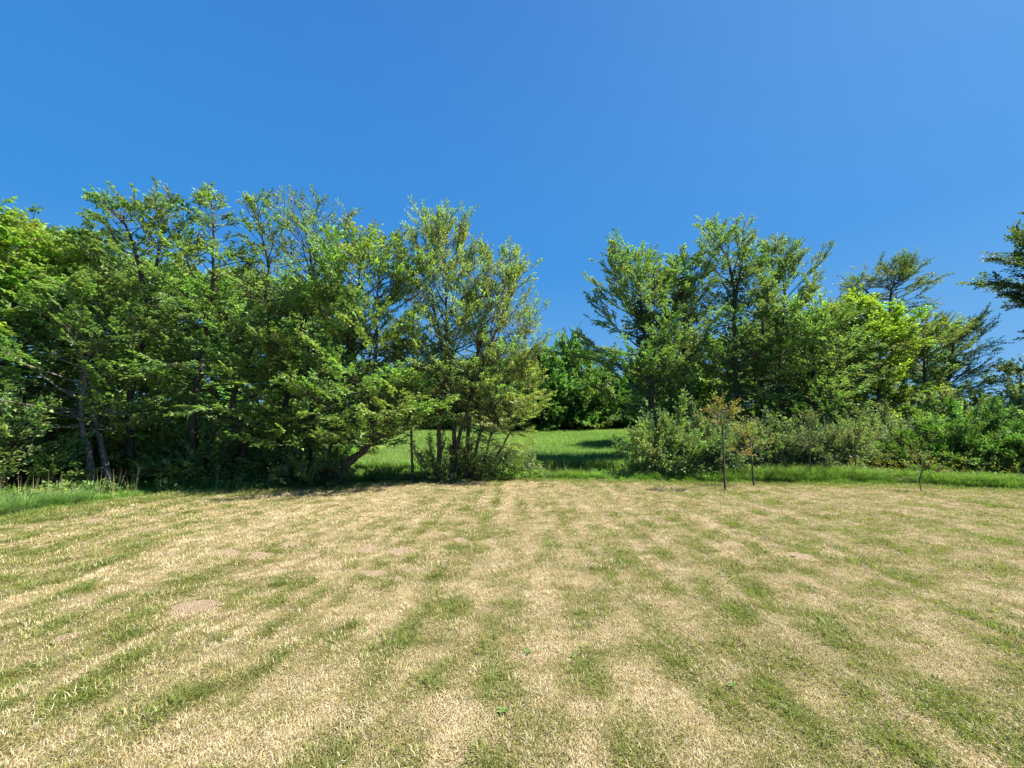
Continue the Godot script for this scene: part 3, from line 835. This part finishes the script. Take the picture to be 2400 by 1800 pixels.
func build_small_plants() -> void:
	var bronze := spec({"leaf": "sapling", "limbs": 17, "reach": 0.68, "start": 0.30, "shape": [0.9, 1.0, 0.8, 0.5, 0.3], "low": 0.35, "high": 0.9, "curl": 0.3, "twigs": 4.0, "gap": 0.22, "full": 0.75, "flat": 0.3, "color": Color(0.400, 0.375, 0.120), "bark": "grey_bark", "size": 0.9, "bare": 0.35, "category": "sapling"})
	tree("sapling", "taller bronze-leaved sapling on the lawn with a bare twiggy tip", "", [[Vector3(6.54, 0.00, -12.75), Vector3(6.56, 0.88, -12.75), Vector3(6.59, 1.80, -12.75), Vector3(6.58, 2.13, -12.75), Vector3(6.57, 2.67, -12.75)]], bronze, 0.032, 601)
	var second := bronze.duplicate()
	second.merge({"color": Color(0.380, 0.400, 0.120), "full": 0.85, "start": 0.42, "limbs": 16}, true)
	tree("sapling", "shorter yellow-bronze sapling with a slightly bent trunk next to the taller one", "", [[Vector3(8.11, -0.00, -13.90), Vector3(8.10, 0.67, -13.90), Vector3(8.10, 1.24, -13.90), Vector3(8.12, 1.89, -13.90)]], second, 0.034, 602)
	var slim := bronze.duplicate()
	slim.merge({"color": Color(0.230, 0.280, 0.100), "full": 0.55, "limbs": 12, "reach": 0.55, "start": 0.35}, true)
	tree("sapling", "thin stick-like sapling standing in the shrubs above the arching grass", "", [[Vector3(10.88, 0.36, -15.10), Vector3(10.96, 1.37, -15.10), Vector3(11.00, 2.23, -15.10)]], slim, 0.025, 603)
	tree("sapling", "thin bent-topped sapling in front of the silvery shrub", "", [[Vector3(12.71, 0.42, -15.30), Vector3(12.83, 1.52, -15.30), Vector3(13.01, 2.56, -15.30)]], slim, 0.028, 604)
	var tiny := bronze.duplicate()
	tiny.merge({"color": Color(0.230, 0.290, 0.110), "limbs": 9, "reach": 0.42, "start": 0.35, "full": 0.55}, true)
	tree("sapling", "tiny curved sapling on the lawn in front of the buttercups", "", [[Vector3(12.13, -0.04, -12.30), Vector3(12.10, 0.22, -12.30), Vector3(12.16, 0.53, -12.30), Vector3(12.33, 0.88, -12.30)]], tiny, 0.018, 605)
	# a dead branch lying out over the ditch
	rng.seed = 620
	var g := Geo.new()
	var path := PackedVector3Array([Vector3(-1.01, 0.98, -16.20), Vector3(-0.34, 1.01, -16.40), Vector3(0.26, 0.97, -16.50), Vector3(1.07, 1.14, -16.60)])
	var base := path[0]
	for i in path.size():
		path[i] -= base
	g.tube(path, PackedFloat32Array([0.03, 0.026, 0.018, 0.008]), 6)
	for i in 7:
		var q := along(path, rnd(0.3, 0.95))
		g.tube(PackedVector3Array([q, q + Vector3(rnd(-0.1, 0.4), rnd(-0.35, 0.4), rnd(-0.3, 0.3))]), PackedFloat32Array([0.009, 0.003]), 4)
	var root := thing("fallen_branch", "pale dead branch hanging out over the ditch beside the nettles", "branch", base)
	part("limb", g.mesh(mats.pale_bark), root)
	# broad-leaved weeds in the lawn
	var weed := Geo.new()
	rng.seed = 630
	for i in 11:
		var a := TAU * i / 11.0 + rnd(-0.2, 0.2)
		leaf(weed, Vector3(0, 0.012, 0), Vector3(cos(a), rnd(0.15, 0.6), sin(a)), Vector3.UP, rnd(0.035, 0.07), rnd(0.018, 0.028), Color(0.21, 0.33, 0.10) * rnd(0.8, 1.2))
	var weed_mesh := weed.mesh(mats.leaf)
	for p in [Vector3(-0.05, 0.00, -2.54), Vector3(0.12, 0.00, -3.20), Vector3(0.45, 0.00, -3.16), Vector3(1.42, 0.00, -2.85), Vector3(-1.22, 0.00, -3.55)]:
		var r := thing("lawn_weed", "small flat broad-leaved weed growing in the mown lawn", "weed", on_ground(p.x, p.z), "broad-leaved weeds in the lawn")
		var o := part("leaf_rosette", weed_mesh, r)
		o.rotation.y = rnd(0, TAU)
		o.scale = Vector3.ONE * rnd(0.5, 1.05)


const SOIL := [Vector3(-2.96, -4.02, 0.22), Vector3(-3.58, -3.51, 0.11), Vector3(-1.63, -4.98, 0.14), Vector3(-1.30, -4.81, 0.09), Vector3(-3.91, -5.81, 0.18), Vector3(-3.38, -5.67, 0.17), Vector3(-2.66, -5.69, 0.10), Vector3(-1.57, -5.98, 0.20), Vector3(-2.03, -6.07, 0.16), Vector3(-4.67, -5.81, 0.12), Vector3(-3.28, -6.23, 0.16), Vector3(-0.84, -6.74, 0.14), Vector3(3.83, -5.62, 0.18), Vector3(3.21, -6.18, 0.15), Vector3(-8.02, -8.18, 0.22)]


func in_soil(x: float, z: float) -> bool:
	for s in SOIL:
		var dx: float = (x - s.x) / s.z
		var dz: float = (z - s.y) / (s.z * 0.8)
		var rr := dx * dx + dz * dz + 0.5 * patchy.get_noise_2d(x * 200.0, z * 200.0)
		if rr < 1.0 and rng.randf() > smoothstep(0.25, 1.0, rr) * 0.75:
			return true
	return false


func build_soil_patches() -> void:
	var m := StandardMaterial3D.new()
	m.resource_name = "dry_earth"
	m.albedo_texture = noise_texture(0.04, 91, Color(0.25, 0.185, 0.12), Color(0.46, 0.37, 0.26))
	m.uv1_triplanar = true
	m.uv1_world_triplanar = true
	m.uv1_scale = Vector3(2.2, 2.2, 2.2)
	m.roughness = 0.95
	m.metallic_specular = 0.1
	m.heightmap_enabled = true
	m.heightmap_texture = noise_texture(0.06, 92, Color.BLACK, Color.WHITE)
	m.heightmap_scale = 2.5
	for k in SOIL.size():
		var s: Vector3 = SOIL[k]
		rng.seed = 700 + k
		var root := MeshInstance3D.new()
		var g := Geo.new()
		var rings := 6
		var sides := 26
		var c := on_ground(s.x, s.y)
		for i in rings + 1:
			for j in sides:
				var a := TAU * j / sides
				var wob := 1.0 + 0.75 * bumps.get_noise_2d(cos(a) * 110.0 + k * 50.0, sin(a) * 110.0) + 0.2 * rnd(-1, 1) * (1.0 if i == rings else 0.0)
				var f := float(i) / rings
				var x := cos(a) * s.z * wob * f
				var z := sin(a) * s.z * 0.8 * wob * f
				var y := height(c.x + x, c.z + z) - c.y + (1.0 - f * f) * minf(0.06, s.z * 0.2) + 0.004 - 0.02 * smoothstep(0.8, 1.0, f) + 0.03 * bumps.get_noise_2d((c.x + x) * 500.0, (c.z + z) * 500.0) * (1.0 - f)
				g.v.append(Vector3(x, y, z))
				g.n.append(Vector3.UP)
		for i in rings:
			for j in sides:
				var a := i * sides + j
				var b := i * sides + (j + 1) % sides
				g.idx.append_array(PackedInt32Array([a, a + sides, b, b, a + sides, b + sides]))
		root.name = numbered("bare_soil_patch")
		root.mesh = g.mesh(m)
		root.position = c
		add_child(root)
		tag(root, "worn bare earth patch like a flattened molehill in the mown lawn", "soil patch", "bare earth patches in the lawn", "structure")


func build_lawn_grass() -> void:
	var green := [make_tuft(mats.blade, 13, 0.055, 0.052, 0.0042, 0.75, 2, 801), make_tuft(mats.blade, 13, 0.055, 0.046, 0.0045, 0.95, 2, 802)]
	var straw := [make_tuft(mats.straw, 19, 0.06, 0.044, 0.0032, 0.8, 2, 803), make_tuft(mats.straw, 16, 0.06, 0.034, 0.0040, 1.25, 2, 804)]
	var s := [Scatter.new(), Scatter.new(), Scatter.new(), Scatter.new()]
	rng.seed = 810
	# [nearest, farthest, tufts per square metre, size]
	for band in [[1.6, 3.2, 900.0, 0.9], [3.2, 5.0, 520.0, 1.05], [5.0, 8.0, 260.0, 1.35], [8.0, 12.0, 150.0, 1.7], [12.0, 16.5, 110.0, 1.9]]:
		var half: float = band[1] * 1.34 + 0.6
		var count := int(2.0 * half * (band[1] - band[0]) * band[2])
		for i in count:
			var z := -rnd(band[0], band[1])
			var x := rnd(-half, half)
			if absf(x) > -z * 1.34 + 0.6 or beyond(x, z) > 0.15:
				continue
			var d := dryness(x, z)
			var dry := rng.randf() < 0.10 + 0.88 * d
			if in_soil(x, z):
				continue
			var lush := maxf(0.0, 0.35 - d) * 1.6
			var k: float = band[3] * rnd(0.7, 1.25) * (0.85 + lush * 0.7)
			var a := rnd(0, TAU)
			var tone := rnd(0.85, 1.15)
			var c: Color
			if dry:
				c = Color(0.54, 0.425, 0.25).lerp(Color(0.65, 0.555, 0.39), rng.randf()) if rng.randf() < 0.72 else Color(0.30, 0.20, 0.09).lerp(Color(0.40, 0.36, 0.15), rng.randf())
			else:
				c = Color(0.275, 0.285, 0.080).lerp(Color(0.155, 0.240, 0.068), rng.randf() * (0.4 + lush)).lerp(Color(0.30, 0.27, 0.085), rng.randf() * d * 0.9)
			var tilt := Vector3(rnd(-0.25, 0.25), 1.0, rnd(-0.25, 0.25)).normalized()
			var bx := Vector3(cos(a), 0, sin(a))
			bx = (bx - tilt * bx.dot(tilt)).normalized()
			var bz := bx.cross(tilt)
			s[(2 if dry else 0) + i % 2].put(bx * k, tilt * k, bz * k, on_ground(x, z) - Vector3(0, 0.004, 0), Color(c.r * tone, c.g * tone, c.b * tone))
	var root := thing("lawn_grass", "short mown lawn grass, half green and half dried to straw", "grass", Vector3.ZERO, "", "stuff")
	copies("green_grass", green[0], s[0], root)
	copies("green_grass", green[1], s[1], root)
	copies("dry_grass", straw[0], s[2], root)
	copies("dry_grass", straw[1], s[3], root)
	print("lawn tufts ", s[0].count + s[1].count + s[2].count + s[3].count)


func build_tall_grass() -> void:
	var tall := make_tuft(mats.blade, 15, 0.14, 0.78, 0.016, 0.75, 4, 851)
	var low := make_tuft(mats.blade, 15, 0.12, 0.34, 0.015, 0.85, 3, 852)
	var far := make_tuft(mats.blade, 14, 0.22, 0.42, 0.03, 0.6, 3, 853)
	rng.seed = 860
	var verge := Scatter.new()
	for i in 160000:
		var x := rnd(-22, 24)
		var z := rnd(-20, -4)
		var s := beyond(x, z)
		if s < -0.15 or s > (1.9 if x > -0.5 else 3.4):
			continue
		var clumps := patchy.get_noise_2d(x * 120.0 + 50.0, z * 120.0)
		if clumps < -0.12 or rng.randf() > 1.0 - smoothstep(0.7, 1.8, s) * (0.85 if x > -0.5 else 0.5):
			continue
		var n := patchy.get_noise_2d(x * 30.0, z * 30.0 + 900.0)
		var k := rnd(0.55, 1.0) * (1.0 + n * 0.7 + clumps * 0.8) * (0.45 + 0.65 * smoothstep(-0.15, 0.6, s))
		var shade := x < -9.0
		put_grass(verge, x, z, k * (1.25 if x > 2.0 else (0.65 if x < -4.0 else 1.0)) * (1.15 if x < -9.6 and z > -10.5 else 1.0), Color(0.165, 0.315, 0.070).lerp(Color(0.235, 0.360, 0.085), rng.randf()))
	copies_thing("verge_grass", "strip of uncut green grass along the edge of the mown lawn", low, verge)
	var arch := Scatter.new()
	for i in 16000:
		var x := rnd(6.5, 16.5)
		var z := rnd(-17, -12)
		var s := beyond(x, z)
		if s < 0.12 or s > 2.0 or rng.randf() > 0.25 + 0.75 * smoothstep(6.5, 9.5, x):
			continue
		put_grass(arch, x, z, rnd(0.55, 1.15) * (0.6 + 0.4 * smoothstep(0.1, 0.8, s)) * (1.0 if x < 13.0 else 0.8), Color(0.175, 0.300, 0.095).lerp(Color(0.26, 0.37, 0.13), rng.randf()))
	var weeds := Scatter.new()
	for i in 26000:
		var x := rnd(-20, 18)
		var z := rnd(-19, -7)
		var s := beyond(x, z)
		if s < 0.05 or s > 2.2 or patchy.get_noise_2d(x * 70.0, z * 70.0 + 333.0) < 0.08:
			continue
		var up := Vector3(rnd(-0.35, 0.35), 1.0, rnd(-0.35, 0.35)).normalized()
		var side := up.cross(Vector3(rnd(-1, 1), 0.1, rnd(-1, 1))).normalized()
		var k := rnd(0.5, 1.2) * (0.6 + 0.5 * smoothstep(0.0, 0.8, s))
		var tone := rnd(0.75, 1.2)
		weeds.put(up * k, side * k, up.cross(side) * k, on_ground(x, z), Color(0.165 * tone, 0.285 * tone, 0.085 * tone))
	copies_thing("verge_weeds", "leafy weeds and nettles mixed into the uncut grass at the lawn edge", sprays.nettle, weeds)
	var stalks := Scatter.new()
	var stalk := make_tuft(mats.straw, 3, 0.05, 0.95, 0.008, 0.22, 3, 855)
	rng.seed = 866
	for i in 9000:
		var x := rnd(-16, 17)
		var z := rnd(-18, -6)
		var s := beyond(x, z)
		if s > 0.25 and s < 1.9 and rng.randf() < 0.35:
			put_grass(stalks, x, z, rnd(0.55, 1.0), Color(0.42, 0.38, 0.20))
	copies_thing("dry_stalks_grass", "thin pale dry grass stalks standing in the uncut verge", stalk, stalks)
	copies_thing("arching_grass", "tall arching blue-green grass in front of the grey-green shrubs", tall, arch)
	var corner := Scatter.new()
	for i in 9000:
		var x := rnd(-16, -9.5)
		var z := rnd(-10.3, -4)
		var s := beyond(x, z)
		if s < 0.1 or s > 2.6:
			continue
		put_grass(corner, x, z, rnd(0.3, 0.72), Color(0.150, 0.280, 0.090).lerp(Color(0.215, 0.335, 0.110), rng.randf()))
	copies_thing("long_grass", "fresh green long grass at the lawn corner below the yellow-green tree", tall, corner)
	var meadow := Scatter.new()
	for i in 60000:
		var z := -rnd(18.5, 45.0)
		var x := rnd(-0.52, 0.42) * -z
		var s := beyond(x, z)
		if s < 3.3:
			continue
		var n := patchy.get_noise_2d(x * 8.0, z * 8.0 + 500.0)
		put_grass(meadow, x, z, rnd(0.7, 1.2), Color(0.200, 0.345, 0.115).lerp(Color(0.290, 0.415, 0.160), clampf(0.5 + n + rnd(-0.3, 0.3), 0.0, 1.0)))
	copies_thing("meadow_grass", "uncut sunlit meadow grass on the rise beyond the ditch", far, meadow)
	# one bright clump at the ditch
	var clump := thing("grass_clump", "bright green clump of coarse grass at the ditch edge", "grass clump", on_ground(2.33, -16.15))
	var cs := Scatter.new()
	for i in 34:
		var a := rnd(0, TAU)
		var r := sqrt(rng.randf())
		var p := clump.position + Vector3(cos(a) * r * 0.5, 0, sin(a) * r * 0.3)
		var k := rnd(0.45, 0.8)
		var q := on_ground(p.x, p.z) - clump.position
		var bx := Vector3(cos(a), 0, sin(a))
		cs.put(bx * k, Vector3(0, k, 0), Vector3(-bx.z, 0, bx.x) * k, q, Color(0.16, 0.27, 0.035))
	copies("blades", tall, cs, clump).set_meta("kind", "stuff")
	# flowers
	var head := Geo.new()
	for i in 5:
		var a := TAU * i / 5.0
		leaf(head, Vector3.ZERO, Vector3(cos(a), 0.55, sin(a)), Vector3.UP, 0.024, 0.022, Color.WHITE)
	var petals := head.mesh(mats.petal)
	var gold := Scatter.new()
	for i in 900:
		var x := rng.randfn(13.4, 0.7) if i % 4 else rng.randfn(15.6, 0.5)
		var z := rnd(-15.5, -12)
		var s := beyond(x, z)
		if s < 0.15 or s > 0.9 or x < 11.5:
			continue
		put_flower(gold, x, z, rnd(0.45, 0.78), Color(0.80, 0.68, 0.04), rnd(0.8, 1.2))
	for i in 60:
		var x := rnd(-12.5, -10.0)
		var z := rnd(-11, -7)
		var s := beyond(x, z)
		if s > 0.1 and s < 1.5:
			put_flower(gold, x, z, rnd(0.3, 0.5), Color(0.80, 0.68, 0.04), 1.0)
	copies_thing("buttercup_flowers", "yellow buttercups scattered through the uncut grass", petals, gold)
	var white := Scatter.new()
	for i in 260:
		var x := rng.randfn(-8.6, 1.4)
		var z := -26.0 + rng.randfn(0.0, 1.0)
		put_flower(white, x, z, rnd(0.35, 0.5), Color(0.75, 0.75, 0.7), rnd(1.2, 2.2))
	copies_thing("white_flowers", "drift of small white flowers in the sunlit meadow", petals, white)
	print("tall grass ", verge.count, " ", arch.count, " ", corner.count, " ", meadow.count, " flowers ", gold.count)


func put_grass(s: Scatter, x: float, z: float, k: float, c: Color) -> void:
	var a := rnd(0, TAU)
	var bx := Vector3(cos(a), 0, sin(a))
	var tone := rnd(0.8, 1.2)
	s.put(bx * k, Vector3(rnd(-0.15, 0.15), 1, rnd(-0.15, 0.15)) * k, Vector3(-bx.z, 0, bx.x) * k, on_ground(x, z) - Vector3(0, 0.02, 0), Color(c.r * tone, c.g * tone, c.b * tone))


func put_flower(s: Scatter, x: float, z: float, up: float, c: Color, k: float) -> void:
	var a := rnd(0, TAU)
	var bx := Vector3(cos(a), 0, sin(a))
	s.put(bx * k, Vector3(rnd(-0.2, 0.2), 1, rnd(-0.2, 0.2)) * k, Vector3(-bx.z, 0, bx.x) * k, on_ground(x, z) + Vector3(0, up, 0), c)


func copies_thing(called: String, label: String, m: Mesh, s: Scatter) -> void:
	var o := copies(numbered(called), m, s, self)
	tag(o, label, "flowers" if called.ends_with("flowers") else "grass", "", "stuff")
